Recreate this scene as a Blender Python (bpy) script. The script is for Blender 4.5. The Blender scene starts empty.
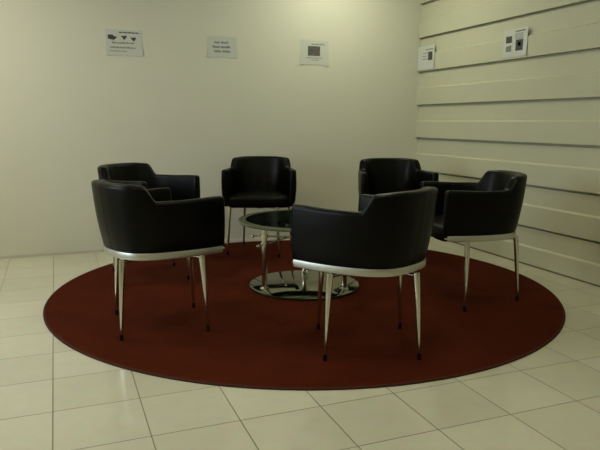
import bpy, bmesh, math, random
from mathutils import Vector, Matrix

S = bpy.context.scene
COL = S.collection
random.seed(4)

# ---------------------------------------------------------------- camera
FPX = 616.9
PITCH, ROLL, YAW = 0.1663, 0.0034, 0.3751
CAM_H = 1.1274
cam_d = bpy.data.cameras.new('camera')
cam_d.sensor_fit = 'HORIZONTAL'
cam_d.sensor_width = 36.0
cam_d.lens = FPX / 600.0 * 36.0
cam_d.clip_start = 0.05
cam = bpy.data.objects.new('camera', cam_d)
COL.objects.link(cam)
cy, sy, cp, sp, cr, sr = (math.cos(YAW), math.sin(YAW), math.cos(PITCH), math.sin(PITCH),
                          math.cos(ROLL), math.sin(ROLL))
F = Vector((sy * cp, cy * cp, -sp))
R0 = Vector((cy, -sy, 0.0))
U0 = R0.cross(F)
R1 = cr * R0 + sr * U0
U1 = -sr * R0 + cr * U0
M = Matrix((R1, U1, -F)).transposed().to_4x4()
M.translation = Vector((0, 0, CAM_H))
cam.matrix_world = M
S.camera = cam

# ---------------------------------------------------------------- world, exposure
S.view_settings.view_transform = 'Standard'
S.view_settings.look = 'None'
S.view_settings.gamma = 1.0
S.view_settings.use_curve_mapping = False
S.view_settings.exposure = 0.85
w = bpy.data.worlds.new('world')
S.world = w
w.use_nodes = True
w.node_tree.nodes['Background'].inputs['Color'].default_value = (0.75, 0.85, 1.0, 1)
w.node_tree.nodes['Background'].inputs['Strength'].default_value = 0.12

# room extents (metres)
XL, XR, YF, YB, ZC = -2.6, 3.459, -2.4, 5.543, 2.75
T = 1.0 / 3.0

def area(name, loc, rot, sx, sy_, power, color):
    d = bpy.data.lights.new(name, 'AREA')
    d.shape = 'RECTANGLE'
    d.size, d.size_y = sx, sy_
    d.energy = power
    d.color = color
    o = bpy.data.objects.new(name, d)
    COL.objects.link(o)
    o.location = loc
    o.rotation_euler = rot
    return o

# ceiling fixtures: (x, y, watts, colour)
LAMPS = [(2.45, 4.80, 6.2, (0.96, 1.0, 0.74)),
         (-1.0, 4.2, 15.0, (1.0, 0.95, 0.78)),
         (1.2, 2.2, 5.5, (0.98, 0.98, 0.70)),
         (-1.0, 0.4, 6.5, (1.0, 0.95, 0.75)),
         (2.5, 0.4, 1.5, (0.98, 1.0, 0.68))]
for i, (x, y, p, c) in enumerate(LAMPS):
    area('ceiling_lamp_glow', (x, y, ZC - 0.035), (0, 0, 0), 0.56, 0.56, p, c)
# daylight through the window of the left wall
area('window_daylight', (XL - 0.12, 3.2, 1.45), (0, math.radians(-90), 0), 1.3, 1.9, 36.0, (0.78, 0.88, 1.0))

# ---------------------------------------------------------------- materials
def new_mat(name):
    m = bpy.data.materials.new(name)
    m.use_nodes = True
    return m, m.node_tree, m.node_tree.nodes['Principled BSDF']

def N(nt, typ, **kw):
    n = nt.nodes.new(typ)
    for k, v in kw.items():
        setattr(n, k, v)
    return n

def noise_mat(name, col, var=0.1, scale=8.0, rough=0.6, bump=0.0, bscale=60.0, metallic=0.0,
              detail=4.0, spec=0.5, bdist=0.01):
    m, nt, b = new_mat(name)
    tc = N(nt, 'ShaderNodeTexCoord')
    nz = N(nt, 'ShaderNodeTexNoise')
    nz.inputs['Scale'].default_value = scale
    nz.inputs['Detail'].default_value = detail
    nt.links.new(tc.outputs['Object'], nz.inputs['Vector'])
    mx = N(nt, 'ShaderNodeMix', data_type='RGBA')
    mx.inputs[6].default_value = (*[c * (1 - var) for c in col], 1)
    mx.inputs[7].default_value = (*[min(1, c * (1 + var)) for c in col], 1)
    nt.links.new(nz.outputs['Fac'], mx.inputs[0])
    nt.links.new(mx.outputs[2], b.inputs['Base Color'])
    b.inputs['Roughness'].default_value = rough
    b.inputs['Metallic'].default_value = metallic
    b.inputs['Specular IOR Level'].default_value = spec
    if bump:
        n2 = N(nt, 'ShaderNodeTexNoise')
        n2.inputs['Scale'].default_value = bscale
        nt.links.new(tc.outputs['Object'], n2.inputs['Vector'])
        bp = N(nt, 'ShaderNodeBump')
        bp.inputs['Strength'].default_value = bump
        bp.inputs['Distance'].default_value = bdist
        nt.links.new(n2.outputs['Fac'], bp.inputs['Height'])
        nt.links.new(bp.outputs['Normal'], b.inputs['Normal'])
    return m

MAT = {}
MAT['wall'] = noise_mat('wall_paint', (0.66, 0.65, 0.545), 0.03, 3.0, 0.6, 0.15, 90.0, bdist=0.003)
MAT['panel'] = noise_mat('panel_paint', (0.53, 0.52, 0.38), 0.04, 4.0, 0.55, 0.1, 60.0, bdist=0.003)
MAT['ceiling'] = noise_mat('ceiling_paint', (0.72, 0.70, 0.62), 0.02, 3.0, 0.8)
MAT['trim'] = noise_mat('trim_paint', (0.55, 0.53, 0.46), 0.03, 5.0, 0.5)
MAT['leather'] = noise_mat('black_leather', (0.0010, 0.0009, 0.0007), 0.35, 25.0, 0.36, 0.25, 140.0,
                           spec=0.14, bdist=0.002)
MAT['under'] = noise_mat('black_under_cloth', (0.006, 0.005, 0.005), 0.2, 30.0, 0.8, spec=0.2)
MAT['satin'] = noise_mat('satin_steel', (0.58, 0.58, 0.53), 0.05, 12.0, 0.42, metallic=1.0)
MAT['chrome'] = noise_mat('chrome', (0.66, 0.65, 0.59), 0.03, 10.0, 0.13, metallic=1.0)
MAT['glide'] = noise_mat('black_rubber', (0.008, 0.004, 0.003), 0.2, 30.0, 0.7, spec=0.1)
MAT['paper'] = noise_mat('white_paper', (0.57, 0.585, 0.53), 0.02, 20.0, 0.5)
MAT['ink'] = noise_mat('dark_ink', (0.055, 0.055, 0.05), 0.3, 60.0, 0.6)
MAT['ink_grey'] = noise_mat('grey_ink', (0.20, 0.20, 0.19), 0.2, 80.0, 0.6)
MAT['ink_blue'] = noise_mat('blue_grey_ink', (0.12, 0.16, 0.18), 0.2, 80.0, 0.6)
MAT['photo'] = noise_mat('printed_photo', (0.11, 0.10, 0.095), 1.0, 26.0, 0.5)
MAT['photo_light'] = noise_mat('printed_photo_pale', (0.20, 0.20, 0.18), 0.6, 70.0, 0.5)
MAT['tape'] = noise_mat('clear_tape', (0.62, 0.60, 0.50), 0.05, 30.0, 0.25)

def floor_mat():
    m, nt, b = new_mat('cream_floor_tiles')
    tc = N(nt, 'ShaderNodeTexCoord')
    sx = N(nt, 'ShaderNodeSeparateXYZ')
    nt.links.new(tc.outputs['Object'], sx.inputs[0])
    masks, ids = [], []
    for ax, off in ((0, -0.40321), (1, 2.46398)):
        a = N(nt, 'ShaderNodeMath', operation='SUBTRACT'); a.inputs[1].default_value = off - 40 * T
        nt.links.new(sx.outputs[ax], a.inputs[0])
        d = N(nt, 'ShaderNodeMath', operation='DIVIDE'); d.inputs[1].default_value = T
        nt.links.new(a.outputs[0], d.inputs[0])
        fl = N(nt, 'ShaderNodeMath', operation='FLOOR')
        nt.links.new(d.outputs[0], fl.inputs[0]); ids.append(fl)
        fr = N(nt, 'ShaderNodeMath', operation='FRACT')
        nt.links.new(d.outputs[0], fr.inputs[0])
        s = N(nt, 'ShaderNodeMath', operation='SUBTRACT'); s.inputs[1].default_value = 0.5
        nt.links.new(fr.outputs[0], s.inputs[0])
        ab = N(nt, 'ShaderNodeMath', operation='ABSOLUTE')
        nt.links.new(s.outputs[0], ab.inputs[0])
        g = N(nt, 'ShaderNodeMapRange'); g.interpolation_type = 'SMOOTHSTEP'
        g.inputs[1].default_value = 0.490; g.inputs[2].default_value = 0.4965
        nt.links.new(ab.outputs[0], g.inputs[0]); masks.append(g)
    mx = N(nt, 'ShaderNodeMath', operation='MAXIMUM')
    nt.links.new(masks[0].outputs[0], mx.inputs[0]); nt.links.new(masks[1].outputs[0], mx.inputs[1])
    cb = N(nt, 'ShaderNodeCombineXYZ')
    nt.links.new(ids[0].outputs[0], cb.inputs[0]); nt.links.new(ids[1].outputs[0], cb.inputs[1])
    wn = N(nt, 'ShaderNodeTexWhiteNoise', noise_dimensions='3D')
    nt.links.new(cb.outputs[0], wn.inputs['Vector'])
    nz = N(nt, 'ShaderNodeTexNoise'); nz.inputs['Scale'].default_value = 14.0; nz.inputs['Detail'].default_value = 6.0
    nt.links.new(tc.outputs['Object'], nz.inputs['Vector'])
    c1 = N(nt, 'ShaderNodeMix', data_type='RGBA')
    c1.inputs[6].default_value = (0.60, 0.575, 0.44, 1); c1.inputs[7].default_value = (0.66, 0.635, 0.50, 1)
    nt.links.new(wn.outputs['Value'], c1.inputs[0])
    c2 = N(nt, 'ShaderNodeMix', data_type='RGBA', blend_type='MULTIPLY')
    c2.inputs[0].default_value = 0.16
    nt.links.new(c1.outputs[2], c2.inputs[6]); nt.links.new(nz.outputs['Color'], c2.inputs[7])
    c3 = N(nt, 'ShaderNodeMix', data_type='RGBA')
    c3.inputs[7].default_value = (0.20, 0.18, 0.125, 1)
    nt.links.new(mx.outputs[0], c3.inputs[0]); nt.links.new(c2.outputs[2], c3.inputs[6])
    nt.links.new(c3.outputs[2], b.inputs['Base Color'])
    ro = N(nt, 'ShaderNodeMapRange'); ro.inputs[3].default_value = 0.13; ro.inputs[4].default_value = 0.8
    nt.links.new(mx.outputs[0], ro.inputs[0]); nt.links.new(ro.outputs[0], b.inputs['Roughness'])
    inv = N(nt, 'ShaderNodeMath', operation='SUBTRACT'); inv.inputs[0].default_value = 1.0
    nt.links.new(mx.outputs[0], inv.inputs[1])
    bp = N(nt, 'ShaderNodeBump'); bp.inputs['Strength'].default_value = 0.35; bp.inputs['Distance'].default_value = 0.002
    nt.links.new(inv.outputs[0], bp.inputs['Height']); nt.links.new(bp.outputs['Normal'], b.inputs['Normal'])
    b.inputs['Specular IOR Level'].default_value = 0.45
    return m
MAT['floor'] = floor_mat()

def rug_mat():
    m, nt, b = new_mat('dark_red_carpet')
    tc = N(nt, 'ShaderNodeTexCoord')
    n1 = N(nt, 'ShaderNodeTexNoise'); n1.inputs['Scale'].default_value = 160.0; n1.inputs['Detail'].default_value = 3.0
    n2 = N(nt, 'ShaderNodeTexNoise'); n2.inputs['Scale'].default_value = 5.0; n2.inputs['Detail'].default_value = 5.0
    nt.links.new(tc.outputs['Object'], n1.inputs['Vector']); nt.links.new(tc.outputs['Object'], n2.inputs['Vector'])
    a = N(nt, 'ShaderNodeMix', data_type='RGBA')
    a.inputs[6].default_value = (0.055, 0.0082, 0.0020, 1); a.inputs[7].default_value = (0.110, 0.0180, 0.0045, 1)
    nt.links.new(n1.outputs['Fac'], a.inputs[0])
    c = N(nt, 'ShaderNodeMix', data_type='RGBA', blend_type='MULTIPLY'); c.inputs[0].default_value = 0.45
    nt.links.new(a.outputs[2], c.inputs[6]); nt.links.new(n2.outputs['Fac'], c.inputs[7])
    nt.links.new(c.outputs[2], b.inputs['Base Color'])
    b.inputs['Roughness'].default_value = 0.95
    b.inputs['Specular IOR Level'].default_value = 0.05
    bp = N(nt, 'ShaderNodeBump'); bp.inputs['Strength'].default_value = 0.5; bp.inputs['Distance'].default_value = 0.004
    nt.links.new(n1.outputs['Fac'], bp.inputs['Height']); nt.links.new(bp.outputs['Normal'], b.inputs['Normal'])
    return m
MAT['rug'] = rug_mat()
MAT['rug_edge'] = noise_mat('dark_carpet_binding', (0.050, 0.014, 0.008), 0.3, 90.0, 0.9, spec=0.2)

def thin_glass(name, tint, rough=0.01, extra=0.0):
    m = bpy.data.materials.new(name); m.use_nodes = True
    nt = m.node_tree; nt.nodes.clear()
    out = N(nt, 'ShaderNodeOutputMaterial')
    tr = N(nt, 'ShaderNodeBsdfTransparent'); tr.inputs[0].default_value = (*tint, 1)
    gl = N(nt, 'ShaderNodeBsdfGlossy'); gl.inputs['Roughness'].default_value = rough
    gl.inputs['Color'].default_value = (0.9, 1.0, 0.95, 1)
    fr = N(nt, 'ShaderNodeFresnel'); fr.inputs[0].default_value = 1.5
    ad = N(nt, 'ShaderNodeMath', operation='ADD'); ad.inputs[1].default_value = extra; ad.use_clamp = True
    nt.links.new(fr.outputs[0], ad.inputs[0])
    mx = N(nt, 'ShaderNodeMixShader')
    nt.links.new(ad.outputs[0], mx.inputs[0])
    nt.links.new(tr.outputs[0], mx.inputs[1]); nt.links.new(gl.outputs[0], mx.inputs[2])
    nt.links.new(mx.outputs[0], out.inputs[0])
    return m
MAT['glass'] = thin_glass('green_table_glass', (0.86, 0.92, 0.85), 0.01, 0.05)
MAT['glass_rim'] = noise_mat('green_glass_rim', (0.115, 0.130, 0.080), 0.2, 20.0, 0.12)
MAT['mirror'] = noise_mat('dark_mirror_glass', (0.25, 0.25, 0.17), 0.03, 6.0, 0.07, metallic=1.0)
MAT['base_rim'] = noise_mat('dark_glass_rim', (0.012, 0.018, 0.010), 0.2, 20.0, 0.15)
MAT['pane'] = thin_glass('window_glass', (0.95, 0.97, 0.96))

def emit_mat(name, col, strength):
    m, nt, b = new_mat(name)
    b.inputs['Base Color'].default_value = (0.8, 0.8, 0.8, 1)
    b.inputs['Emission Color'].default_value = (*col, 1)
    b.inputs['Emission Strength'].default_value = strength
    return m
MAT['diffuser'] = emit_mat('lamp_diffuser', (1.0, 0.93, 0.70), 2.0)
MAT['lamp_frame'] = noise_mat('lamp_frame_white', (0.7, 0.7, 0.68), 0.02, 10.0, 0.4)
MAT['ground'] = noise_mat('outside_ground', (0.3, 0.3, 0.28), 0.1, 3.0, 0.9)

# ---------------------------------------------------------------- helpers
def obj(name, bm, mats, parent=None, smooth=True, loc=(0, 0, 0), rz=0.0, kind=None, angle=40):
    me = bpy.data.meshes.new(name)
    bmesh.ops.recalc_face_normals(bm, faces=bm.faces[:])
    bm.to_mesh(me); bm.free()
    if not isinstance(mats, (list, tuple)):
        mats = [mats]
    for m in mats:
        me.materials.append(m)
    if smooth:
        for p in me.polygons:
            p.use_smooth = True
        me.set_sharp_from_angle(angle=math.radians(angle))
    o = bpy.data.objects.new(name, me)
    COL.objects.link(o)
    if parent:
        o.parent = parent
    o.location = loc
    o.rotation_euler = (0, 0, rz)
    if kind:
        o['kind'] = kind
    return o

def tag(o, label, cat, group=None):
    o['label'] = label; o['category'] = cat
    if group:
        o['group'] = group
    return o

def thing(name, label, cat, loc=(0, 0, 0), rz=0.0, group=None):
    o = bpy.data.objects.new(name, None)
    o.empty_display_size = 0.1
    COL.objects.link(o)
    o.location = loc; o.rotation_euler = (0, 0, rz)
    return tag(o, label, cat, group)

def add_box(bm, x0, x1, y0, y1, z0, z1, bevel=0.0):
    r = bmesh.ops.create_cube(bm, size=1.0)
    vs = r['verts']
    for v in vs:
        v.co = Vector((x0 if v.co.x < 0 else x1, y0 if v.co.y < 0 else y1, z0 if v.co.z < 0 else z1))
    if bevel:
        es = list({e for v in vs for e in v.link_edges})
        bmesh.ops.bevel(bm, geom=es, offset=bevel, segments=2, profile=0.5, affect='EDGES')

def add_tube(bm, pts, radii, seg=20, cap=True):
    pts = [Vector(p) for p in pts]
    rings = []
    n = len(pts)
    up = None
    for i, p in enumerate(pts):
        d = (pts[min(i + 1, n - 1)] - pts[max(i - 1, 0)]).normalized()
        if up is None:
            up = Vector((0, 0, 1)) if abs(d.z) < 0.9 else Vector((1, 0, 0))
        a = d.cross(up).normalized()
        b = d.cross(a).normalized()
        up = -b if abs(d.z) < 0.9 else up
        ring = [bm.verts.new(p + radii[i] * (math.cos(t) * a + math.sin(t) * b))
                for t in [2 * math.pi * k / seg for k in range(seg)]]
        rings.append(ring)
    for i in range(n - 1):
        for k in range(seg):
            bm.faces.new((rings[i][k], rings[i][(k + 1) % seg], rings[i + 1][(k + 1) % seg], rings[i + 1][k]))
    if cap:
        bm.faces.new(rings[0]); bm.faces.new(rings[-1])

def add_lathe(bm, prof, seg=48, center=(0, 0), mat_fn=None):
    """prof: (r, z) list; closed top/bottom when r==0"""
    rings = []
    for r, z in prof:
        if r <= 1e-6:
            rings.append([bm.verts.new((center[0], center[1], z))])
        else:
            rings.append([bm.verts.new((center[0] + r * math.cos(2 * math.pi * k / seg),
                                        center[1] + r * math.sin(2 * math.pi * k / seg), z)) for k in range(seg)])
    for i in range(len(rings) - 1):
        A, B = rings[i], rings[i + 1]
        for k in range(seg):
            k2 = (k + 1) % seg
            if len(A) == 1 and len(B) == 1:
                continue
            if len(A) == 1:
                f = bm.faces.new((A[0], B[k], B[k2]))
            elif len(B) == 1:
                f = bm.faces.new((A[k], B[0], A[k2]))
            else:
                f = bm.faces.new((A[k], A[k2], B[k2], B[k]))
            if mat_fn:
                f.material_index = mat_fn(i)

def catmull(P, n):
    """open Catmull-Rom through P, n samples per span"""
    P = [Vector(p) for p in P]
    E = [2 * P[0] - P[1]] + P + [2 * P[-1] - P[-2]]
    out = []
    for i in range(1, len(E) - 2):
        a, b, c, d = E[i - 1:i + 3]
        for k in range(n):
            t = k / n
            out.append(0.5 * ((2 * b) + (c - a) * t + (2 * a - 5 * b + 4 * c - d) * t * t + (3 * b - a - 3 * c + d) * t ** 3))
    out.append(P[-1])
    return out

def smooth01(t):
    t = max(0.0, min(1.0, t))
    return t * t * (3 - 2 * t)

# ---------------------------------------------------------------- the room
def plane_box(name, x0, x1, y0, y1, z0, z1, mat):
    bm = bmesh.new(); add_box(bm, x0, x1, y0, y1, z0, z1)
    return obj(name, bm, mat, smooth=False, kind='structure')

plane_box('floor', XL - 0.1, XR + 0.1, YF - 0.1, YB + 0.1, -0.12, 0.0, MAT['floor'])
plane_box('ceiling', XL - 0.1, XR + 0.1, YF - 0.1, YB + 0.1, ZC, ZC + 0.1, MAT['ceiling'])
plane_box('wall_back', XL - 0.1, XR + 0.1, YB, YB + 0.1, 0.0, ZC, MAT['wall'])
plane_box('wall_front', XL - 0.1, XR + 0.1, YF - 0.1, YF, 0.0, ZC, MAT['wall'])

# left wall with a window opening (out of the picture, lets the daylight in)
WY0, WY1, WZ0, WZ1 = 2.2, 4.2, 0.8, 2.1
bm = bmesh.new()
add_box(bm, XL - 0.1, XL, YF, WY0, 0, ZC)
add_box(bm, XL - 0.1, XL, WY1, YB, 0, ZC)
add_box(bm, XL - 0.1, XL, WY0, WY1, 0, WZ0)
add_box(bm, XL - 0.1, XL, WY0, WY1, WZ1, ZC)
obj('wall_left', bm, MAT['wall'], smooth=False, kind='structure')
win = bpy.data.objects.new('window_1', None); COL.objects.link(win); win['kind'] = 'structure'
win.location = (XL - 0.05, (WY0 + WY1) / 2, WZ0)
hw, hh = (WY1 - WY0) / 2, WZ1 - WZ0
bm = bmesh.new()
for a in ((-hw, -hw + .05, 0, hh), (hw - .05, hw, 0, hh), (-hw, hw, 0, .05), (-hw, hw, hh - .05, hh), (-.025, .025, 0, hh)):
    add_box(bm, -.03, .03, a[0], a[1], a[2], a[3])
obj('window_frame', bm, MAT['lamp_frame'], win, smooth=False, kind='structure')
bm = bmesh.new(); add_box(bm, -.003, .003, -hw + .04, hw - .04, .04, hh - .04)
obj('window_pane', bm, MAT['pane'], win, smooth=False, kind='structure')

# right wall: weatherboard-like relief, boards standing 2 cm proud every 0.329 m
bm = bmesh.new()
Z0, DZ, PR = 0.9657, 0.3290, 0.022
prof = [(XR + 0.1, 0.0)]
levels = []
prof = [(XR, 0.0)]
n = -2
zt = Z0 - 2.5 * DZ
prof.append((XR, zt))                       # lowest board
prof.append((XR + PR, zt + 0.012))
while True:
    zb = Z0 + n * DZ
    if zb > ZC:
        break
    prof.append((XR + PR, zb - 0.014))        # recessed band, then the gap below the next board
    prof.append((XR + PR + 0.03, zb - 0.012))
    prof.append((XR + PR + 0.03, zb + 0.005))
    prof.append((XR, zb + 0.006))
    zt = zb + DZ / 2
    if zt + 0.01 > ZC:
        break
    prof.append((XR, zt))
    prof.append((XR + PR, zt + 0.012))
    n += 1
prof.append((prof[-1][0], ZC)); prof.append((XR + 0.1, ZC)); prof.append((XR + 0.1, 0.0))
va = [bm.verts.new((x, YF, z)) for x, z in prof]
vb = [bm.verts.new((x, YB, z)) for x, z in prof]
for i in range(len(prof)):
    j = (i + 1) % len(prof)
    bm.faces.new((va[i], va[j], vb[j], vb[i]))
bm.faces.new(va); bm.faces.new(vb)
obj('wall_right', bm, MAT['panel'], smooth=False, kind='structure')

# slim grey skirting strip along the plain wall
bm = bmesh.new(); add_box(bm, XL, XR, YB - 0.006, YB, 0.0, 0.022, 0.002)
obj('baseboard_back', bm, MAT['trim'], smooth=False, kind='structure')

# dark joint strip along the foot of the panelled wall
MAT['joint'] = noise_mat('dark_joint', (0.16, 0.15, 0.10), 0.1, 20.0, 0.8)
bm = bmesh.new(); add_box(bm, XR - 0.004, XR, YF, YB - 0.006, 0.0, 0.012)
obj('baseboard_right', bm, MAT['joint'], smooth=False, kind='structure')

# ceiling fixtures
spots = ['above the back of the rug', 'above the left part of the back wall', 'above the front edge of the rug',
         'above the floor left of the camera', 'above the floor near the panelled wall']
for (x, y, p, c), wh in zip(LAMPS, spots):
    t = thing('ceiling_light', 'square white ceiling light panel ' + wh, 'ceiling light', (x, y, ZC), 0, 'square ceiling lights')
    bm = bmesh.new()
    for a in ((-.31, .31, -.31, -.285), (-.31, .31, .285, .31), (-.31, -.285, -.285, .285), (.285, .31, -.285, .285)):
        add_box(bm, a[0], a[1], a[2], a[3], -0.03, 0.0)
    obj('frame', bm, MAT['lamp_frame'], t, smooth=False)
    bm = bmesh.new(); add_box(bm, -.285, .285, -.285, .285, -0.020, -0.004)
    obj('diffuser', bm, MAT['diffuser'], t, smooth=False)

# ---------------------------------------------------------------- rug
RX, RY, RR, RH = 1.539, 3.835, 1.665, 0.008
rug = thing('round_rug', 'large round dark red rug on the cream tiled floor under the chairs', 'rug', (RX, RY, 0))
bm = bmesh.new()
add_lathe(bm, [(0, 0.0005), (RR - .012, 0.0005), (RR - .012, RH), (0, RH)], 160)
obj('carpet', bm, MAT['rug'], rug)
bm = bmesh.new()
add_lathe(bm, [(RR - .012, 0.0005), (RR, 0.0005), (RR + .001, .004), (RR - .002, RH), (RR - .012, RH + .001), (RR - .012, 0.0005)], 160)
obj('edge_binding', bm, MAT['rug_edge'], rug)

# ---------------------------------------------------------------- chair
ZB = 0.435
HALF = [(.300, .225), (.299, .12), (.287, .02), (.261, -.09), (.224, -.175), (.170, -.234), (.090, -.265), (0, -.273)]
half = catmull([(x, y, 0) for x, y in HALF], 10)
PLAN = half + [Vector((-p.x, p.y, 0)) for p in reversed(half[:-1])]      # right front -> back -> left front

def plan_normals(P):
    out = []
    for i in range(len(P)):
        d = (P[min(i + 1, len(P) - 1)] - P[max(i - 1, 0)]).normalized()
        nrm = Vector((-d.y, d.x, 0))
        if nrm.dot(P[i]) < 0:
            nrm = -nrm
        out.append(nrm)
    out[0] = Vector((1, 0, 0)); out[-1] = Vector((-1, 0, 0))
    return out
NRM = plan_normals(PLAN)

def top_h(y):
    f = smooth01((-0.130 - y) / 0.060)          # 0 arms, 1 back
    arm = 0.701 + 0.006 * smooth01((y - 0.0) / 0.20)
    back = 0.782 + 0.010 * smooth01((-y - .17) / .10)
    return arm * (1 - f) + back * f
def lean(y):
    return 0.010 + 0.040 * smooth01((0.12 - y) / 0.38)
def thick(y):
    return 0.052 + 0.018 * smooth01((0.0 - y) / 0.25)

def shell_section(P, n, y, inset=0.0, adv=Vector((0, 0, 0)), drop=0.0):
    zt = top_h(y) - drop
    t = thick(y)
    L = lean(y)
    def at(off, z):
        k = (z - ZB) / 0.35
        return P + adv + n * (off + L * k) + Vector((0, 0, z))
    pts = []
    rb = 0.014
    lo, hi = -t + inset, -inset
    for a in (0, 30, 60, 90):
        aa = math.radians(a)
        pts.append(at(hi - rb + rb * math.sin(aa), ZB + rb - rb * math.cos(aa)))
    for k in (0.25, 0.5, 0.75):
        pts.append(at(hi + 0.006 * math.sin(math.pi * k), ZB + rb + (zt - t * .5 - ZB - rb) * k))
    rt = (hi - lo) / 2
    c = (hi + lo) / 2
    for a in (0, 22, 45, 67, 90, 113, 135, 158, 180):
        aa = math.radians(a)
        ex = math.copysign(abs(math.cos(aa)) ** 0.7, math.cos(aa))
        ez = math.sin(aa) ** 0.7
        pts.append(at(c + rt * ex, zt - rt * .8 + rt * .8 * ez))
    for k in (0.33, 0.66):
        pts.append(at(lo - 0.004 * math.sin(math.pi * k), zt - rt - (zt - rt - ZB) * k))
    pts.append(at(lo, ZB))
    return pts

def shell_bm():
    bm = bmesh.new()
    secs = []
    r = 0.02
    st = []
    fwd = Vector((0, 1, 0))
    for a in (80, 60, 40, 20):
        aa = math.radians(a)
        st.append((0, r * (1 - math.cos(aa)), fwd * r * math.sin(aa)))
    for i in range(len(PLAN)):
        st.append((i, 0.0, Vector((0, 0, 0))))
    for a in (20, 40, 60, 80):
        aa = math.radians(a)
        st.append((len(PLAN) - 1, r * (1 - math.cos(aa)), fwd * r * math.sin(aa)))
    for i, ins, adv in st:
        secs.append([bm.verts.new(q) for q in shell_section(PLAN[i], NRM[i], PLAN[i].y, ins, adv, ins)])
    m = len(secs[0])
    for a, b in zip(secs, secs[1:]):
        for k in range(m):
            bm.faces.new((a[k], a[(k + 1) % m], b[(k + 1) % m], b[k]))
    bm.faces.new(secs[0]); bm.faces.new(secs[-1])
    return bm

def slab_bm(outline, z0, z1, crown=0.0, r=0.018):
    """outline: ccw list of Vector2-like; rounded top and bottom edges"""
    bm = bmesh.new()
    c = Vector((0, sum(p.y for p in outline) / len(outline), 0))
    def ring(inset, z):
        vs = []
        for p in outline:
            d = (p - c); L = d.length
            vs.append(bm.verts.new(c + d * ((L - inset) / L) + Vector((0, 0, z))))
        return vs
    rings = []
    for a in (0, 30, 60, 90):
        aa = math.radians(a); rings.append(ring(r * (1 - math.sin(aa)), z0 + r * (1 - math.cos(aa))))
    for a in (0, 30, 60, 90):
        aa = math.radians(a); rings.append(ring(r * (1 - math.cos(aa)), z1 - r + r * math.sin(aa)))
    for k in (0.08, 0.15, 0.21):
        rings.append(ring(k, z1 + crown * smooth01(k / 0.2)))
    for a, b in zip(rings, rings[1:]):
        for k in range(len(a)):
            k2 = (k + 1) % len(a)
            bm.faces.new((a[k], a[k2], b[k2], b[k]))
    bm.faces.new(rings[0]); bm.faces.new(rings[-1])
    return bm

def inner_outline(gap, front, z):
    pts = []
    for P, n in zip(PLAN, NRM):
        k = (z - ZB) / 0.35
        pts.append(P + n * (-thick(P.y) - gap + lean(P.y) * k))
    # rounded front from left front to right front
    a, b = pts[-1], pts[0]
    xw = b.x
    fr = []
    for k in range(0, 15):
        u = -1 + 2 * k / 14
        fr.append(Vector((xw * u, front - 0.030 * abs(u) ** 4, 0)))
    pts = [p for p in pts if p.y < front - 0.05]
    return pts + fr

def band_bm():
    bm = bmesh.new()
    secs = []
    for P, n in zip(PLAN, NRM):
        y = P.y
        o0, o1 = -0.006, 0.002
        secs.append([bm.verts.new(P + n * o + Vector((0, 0, z))) for o, z in
                     ((o1 - .001, .403), (o1, .405), (o1, .436), (o1 - .001, .438), (o0, .438), (o0, .403))])
    m = 6
    for a, b in zip(secs, secs[1:]):
        for k in range(m):
            bm.faces.new((a[k], a[(k + 1) % m], b[(k + 1) % m], b[k]))
    bm.faces.new(secs[0]); bm.faces.new(secs[-1])
    return bm

LEG_T, LEG_F = 0.203, 0.225
LIFT = Vector((0, 0, 0.018))
def leg_bm(sx, sy_):
    bm = bmesh.new()
    pts, rad = [], []
    for k in range(9):
        u = k / 8
        z = 0.418 * (1 - u) + 0.010 * u
        q = LEG_T + (LEG_F - LEG_T) * (u ** 0.8)
        pts.append((sx * q, sy_ * q, z)); rad.append(0.0165 - 0.0085 * u)
    add_tube(bm, pts, rad, 20)
    return bm

def glide_bm(sx, sy_):
    bm = bmesh.new()
    add_lathe(bm, [(0, 0), (.0095, 0), (.0100, .003), (.0098, .028), (.0090, .031), (0, .031)], 16, (sx * LEG_F, sy_ * LEG_F))
    return bm

def make_chair(label, group):
    t = thing('tub_chair', label, 'chair', (0, 0, 0), 0, group)
    obj('upholstered_shell', shell_bm(), MAT['leather'], t, angle=60)
    cu = obj('seat_cushion', slab_bm(inner_outline(-0.004, 0.270, 0.44), 0.394, 0.487, 0.010, 0.022), MAT['leather'], t, angle=60)
    bmp = slab_bm([Vector((p.x * .97, p.y * .97, 0)) for p in PLAN if p.y < .22], 0.400, 0.4345, 0, 0.005)
    obj('seat_pan', bmp, MAT['under'], t, angle=50)
    obj('trim_band', band_bm(), MAT['satin'], t, angle=35)
    # small chrome screw heads closing the band at both arm fronts
    for s in (1, -1):
        bm = bmesh.new(); add_tube(bm, [(s * .290, .222, .420), (s * .290, .238, .420)], [.010, .007], 16)
        obj('band_end_cap', bm, MAT['chrome'], t)
    # swivel base
    bm = bmesh.new()
    add_lathe(bm, [(0, .362), (.045, .362), (.050, .368), (.050, .386), (.085, .394), (.085, .402), (0, .402)], 32)
    obj('swivel_hub', bm, MAT['chrome'], t)
    bm = bmesh.new()
    for sx, sy_ in ((1, 1), (1, -1), (-1, 1), (-1, -1)):
        add_tube(bm, [(sx * .03, sy_ * .03, .386), (sx * LEG_T, sy_ * LEG_T, .389)], [.012, .012], 16)
    obj('cross_arms', bm, MAT['chrome'], t)
    for ch in t.children:
        ch.location = LIFT
    for sx, sy_ in ((1, 1), (1, -1), (-1, 1), (-1, -1)):
        lg = obj('leg', leg_bm(sx, sy_), MAT['chrome'], t)
        obj('foot_glide', glide_bm(sx, sy_), MAT['glide'], lg)
    return t

BASE_PARTS = ('swivel_hub', 'cross_arms', 'leg')
def dup(root, label):
    r = root.copy(); COL.objects.link(r); r['label'] = label
    for ch in list(root.children):
        c = ch.copy(); COL.objects.link(c); c.parent = r
        for g in list(ch.children):
            d = g.copy(); COL.objects.link(d); d.parent = c
    return r

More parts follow.
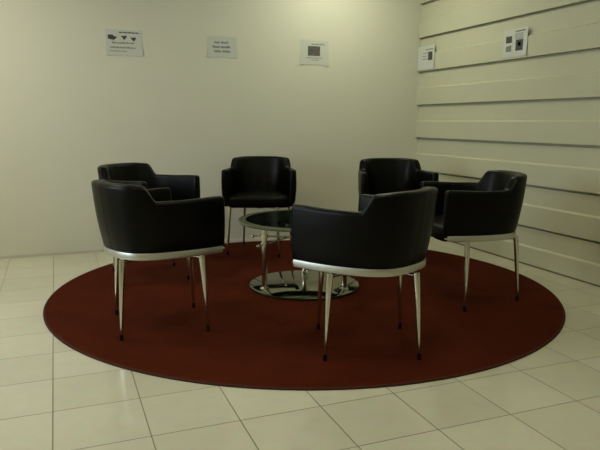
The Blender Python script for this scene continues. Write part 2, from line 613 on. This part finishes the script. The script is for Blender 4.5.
def pose(t, x, y, shell_deg, base_deg):
    """heading in degrees from +x; the chair faces its local +y"""
    t.location = (x, y, RH + 0.0012)
    t.rotation_euler = (0, 0, math.radians(shell_deg - 90))
    for ch in t.children:
        if ch.name.split('.')[0] in BASE_PARTS:
            ch.rotation_euler = (0, 0, math.radians(base_deg - shell_deg))

G = 'black leather swivel tub chairs on the round red rug'
CHAIRS = [
    ('black leather tub chair at the front left of the rug, seen from its side', 1.48, 10.17, 20, -2),
    ('black leather tub chair nearest the camera, with its back turned, right of the glass table', 4.25, 8.05, 118, 71),
    ('black leather tub chair behind the glass table, facing the camera', 4.86, 15.17, 250, 236),
    ('black leather tub chair at the right, side-on against the panelled wall', 7.25, 9.63, 162, 188),
    ('black leather tub chair at the back left, mostly hidden behind the front left chair', 1.78, 13.5, -50, 3),
    ('black leather tub chair at the back right, before the corner of the room', 7.75, 13.34, 252, 240),
]
proto = None
for lab, x, y, sd, bd in CHAIRS:
    if proto is None:
        proto = c = make_chair(lab, G)
    else:
        c = dup(proto, lab)
    pose(c, x / 3, y / 3, sd, bd)

# ---------------------------------------------------------------- glass table
TX, TY = 1.545, 3.84
tb = thing('coffee_table', 'round glass coffee table with chrome posts and a mirrored disc base on the rug', 'table', (TX, TY, RH + 0.0012))
TZ = 0.452
bm = bmesh.new()
TR, TI, TT = 0.45, 0.398, 0.016
add_lathe(bm, [(0, TZ), (TI, TZ), (TI, TZ + TT), (0, TZ + TT)], 96)
gt = obj('glass_top', bm, MAT['glass'], tb)
bm = bmesh.new()
add_lathe(bm, [(TI + .0003, TZ), (TR - .003, TZ), (TR, TZ + .003), (TR, TZ + TT - .004), (TR - .004, TZ + TT), (TI + .0003, TZ + TT), (TI + .0003, TZ)], 96)
obj('polished_border', bm, MAT['glass_rim'], gt)
bm = bmesh.new()
BR = 0.378
add_lathe(bm, [(0, 0.0), (BR - .004, 0.0), (BR, .003), (BR, .013), (BR - .004, .016), (0, .016)], 96,
          mat_fn=lambda i: 1 if i in (1, 2, 3) else 0)
obj('mirror_base', bm, [MAT['mirror'], MAT['base_rim']], tb)
PRAD = 0.305
posts = []
for deg in (68, 188, 308):
    a = math.radians(deg)
    posts.append(Vector((PRAD * math.cos(a), PRAD * math.sin(a), 0)))
for q in posts:
    bm = bmesh.new()
    add_tube(bm, [(q.x, q.y, .016), (q.x, q.y, TZ - .008)], [.019, .019], 24)
    po = obj('post', bm, MAT['chrome'], tb)
    bm = bmesh.new()
    add_lathe(bm, [(0, .016), (.030, .016), (.030, .022), (.022, .030), (0, .030)], 24, (q.x, q.y))
    obj('foot_collar', bm, MAT['chrome'], po)
    bm = bmesh.new()
    add_lathe(bm, [(0, TZ - .010), (.024, TZ - .010), (.024, TZ - .001), (0, TZ - .001)], 24, (q.x, q.y))
    obj('top_pad', bm, MAT['chrome'], po)
# crossing chrome rods with knobbed ends
rods = [(0, 1, .330), (1, 2, .372), (2, 0, .352)]
rods = [(2, 1, .372), (0, 1, .318), (0, 2, .345)]
for a, b, z in rods:
    A, B = posts[a], posts[b]
    d = (B - A).normalized()
    A2, B2 = A - d * .075, B + d * .075
    bm = bmesh.new()
    add_tube(bm, [(A2.x, A2.y, z), (B2.x, B2.y, z)], [.006, .006], 14)
    rd = obj('cross_rod', bm, MAT['chrome'], tb)
    for E_ in (A2, B2):
        bm = bmesh.new()
        bmesh.ops.create_uvsphere(bm, u_segments=14, v_segments=10, radius=.011, matrix=Matrix.Translation((E_.x, E_.y, z)))
        obj('knob', bm, MAT['chrome'], rd)
    for E_ in (A, B):
        bm = bmesh.new()
        add_lathe(bm, [(.0192, z - .012), (.025, z - .012), (.025, z + .012), (.0192, z + .012), (.0192, z - .012)], 20, (E_.x, E_.y))
        obj('clamp_ring', bm, MAT['chrome'], rd)

# ---------------------------------------------------------------- notices on the walls
def sheet(label, wall, u, z, tilt=0.0, wd=0.297, ht=0.210):
    """paper notice; local x to the right as seen, local z up, local -y towards the room"""
    t = thing('paper_notice', label, 'notice', (0, 0, 0), 0, 'printed paper notices on the walls')
    bm = bmesh.new()
    nx = 8
    vs = []
    for j in range(5):
        row = []
        for i in range(nx + 1):
            x = -wd / 2 + wd * i / nx
            zz = -ht / 2 + ht * j / 4
            curl = 0.010 * max(0, (abs(x) / (wd / 2)) - .6) ** 2 * max(0, -zz / (ht / 2)) * 4
            row.append(bm.verts.new((x, -0.0015 - curl, zz)))
        vs.append(row)
    for j in range(4):
        for i in range(nx):
            bm.faces.new((vs[j][i], vs[j][i + 1], vs[j + 1][i + 1], vs[j + 1][i]))
    g = bmesh.ops.extrude_face_region(bm, geom=bm.faces[:])
    for v in [e for e in g['geom'] if isinstance(e, bmesh.types.BMVert)]:
        v.co.y += 0.0008
    obj('sheet', bm, MAT['paper'], t)
    if wall == 'back':
        t.location = (u, YB - 0.001, z); t.rotation_euler = (0, tilt, 0)
    else:
        t.location = (XR - 0.003, u, z); t.rotation_euler = (0, 0, math.radians(-90))
    return t

def ink_rect(bm, x0, x1, z0, z1, y=-0.0022):
    add_box(bm, x0, x1, y - .0003, y + .0006, z0, z1)

def text_row(bm, x0, x1, z, h, seed):
    """a row of small word-like marks"""
    rnd = random.Random(seed)
    x = x0
    while x < x1 - h * .5:
        wl = rnd.uniform(1.5, 4.0) * h
        e = min(x + wl, x1)
        # letters of a word as small strokes
        k = x
        while k < e:
            lw = h * .5
            ink_rect(bm, k, min(k + lw * .72, e), z, z + h * rnd.choice((.7, .7, 1.0)))
            k += lw
        x = e + h * .45

def marks(t, groups):
    """groups: (material name, rows); all the print of a notice is one mesh"""
    bm = bmesh.new()
    for gi, (mat, rows) in enumerate(groups):
        for i, (x0, x1, z, h) in enumerate(rows):
            old = set(bm.faces)
            text_row(bm, x0, x1, z, h, gi * 31 + i * 7 + 3)
            for f in bm.faces:
                if f not in old:
                    f.material_index = gi
    obj('printed_text', bm, [MAT[m] for m, _ in groups], t, smooth=False)

def blob(t, cx, cz, pts, mat, name='printed_picture'):
    bm = bmesh.new()
    f = [bm.verts.new((cx + x, -0.0026, cz + z)) for x, z in pts]
    b = [bm.verts.new((cx + x, -0.0016, cz + z)) for x, z in pts]
    bm.faces.new(f); bm.faces.new(b)
    for i in range(len(f)):
        j = (i + 1) % len(f)
        bm.faces.new((f[i], f[j], b[j], b[i]))
    obj(name, bm, MAT[mat], t, smooth=False)

# 1: three small silhouettes over two lines of text
t = sheet('landscape white notice with three small dark pictures, leftmost on the plain wall', 'back', 0.588, 1.775)
marks(t, [('ink', [(-.04, .12, .078, .012)]),
          ('ink_grey', [(-.10, .08, -.008, .015), (-.115, .09, -.046, .014), (-.12, .02, -.072, .008)])])
blob(t, -.095, .042, [(-.038, .018), (0, .022), (.012, .01), (.036, .004), (.028, -.010), (.008, -.022), (-.036, -.014)], 'ink')
blob(t, -.002, .044, [(-.026, .012), (.026, .012), (.022, .0), (.006, -.018), (-.004, -.018), (-.010, -.004)], 'ink')
blob(t, .072, .038, [(-.024, .012), (-.006, .004), (.006, .010), (.024, .008), (.020, -.012), (.002, -.022), (-.012, -.008)], 'ink')
# 2: three lines of bold text
t = sheet('small white notice with three bold lines of text, middle of the plain wall', 'back', 1.432, 1.778, 0, .262, .185)
marks(t, [('ink_grey', [(-.070, .062, .030, .022), (-.075, .072, -.046, .022)]),
          ('ink_blue', [(-.085, .078, -.008, .022)])])
# 3: dark photograph
t = sheet('white notice with one dark photograph printed in its middle, right on the plain wall', 'back', 2.322, 1.768, 0, .285, .225)
marks(t, [('ink_grey', [(-.03, .105, .070, .014), (-.08, .08, -.052, .008), (-.03, .05, -.072, .008)])])
blob(t, -.005, .014, [(-.062, .044), (.062, .044), (.062, -.044), (-.062, -.044)], 'photo')
bm = bmesh.new(); add_box(bm, .110, .150, -.0035, -.0015, -.125, -.108)
obj('tape_tab', bm, MAT['tape'], t, smooth=False)
# 4: on the panelled wall, next to the corner
t = sheet('white notice with one small dark picture, beside the corner on the panelled wall', 'right', 5.392, 1.752, 0, .29, .225)
marks(t, [('ink_grey', [(-.01, .12, .070, .012), (-.06, .03, .040, .008), (-.08, .02, .012, .008), (-.06, .03, -.016, .008)])])
blob(t, .075, .012, [(-.036, .040), (.036, .040), (.036, -.040), (-.036, -.040)], 'ink')
# 5: the right-hand one
t = sheet('white notice with three pictures, right-hand one on the panelled wall', 'right', 4.107, 1.752, 0, .275, .215)
marks(t, [('ink', [(.0, .11, .082, .010)]),
          ('ink_grey', [(-.005, .085, .064 - k * .013, .007) for k in range(4)])])
blob(t, -.075, .030, [(-.035, .026), (.035, .026), (.035, -.026), (-.035, -.026)], 'ink')
blob(t, -.075, -.034, [(-.032, .012), (.032, .018), (.034, -.03), (-.034, -.03)], 'photo_light')
blob(t, .048, -.022, [(-.042, .042), (.042, .042), (.042, -.042), (-.042, -.042)], 'ink')
blob(t, .048, -.016, [(-.016, .016), (.014, .018), (.018, -.012), (-.014, -.014)], 'paper', 'printed_detail')
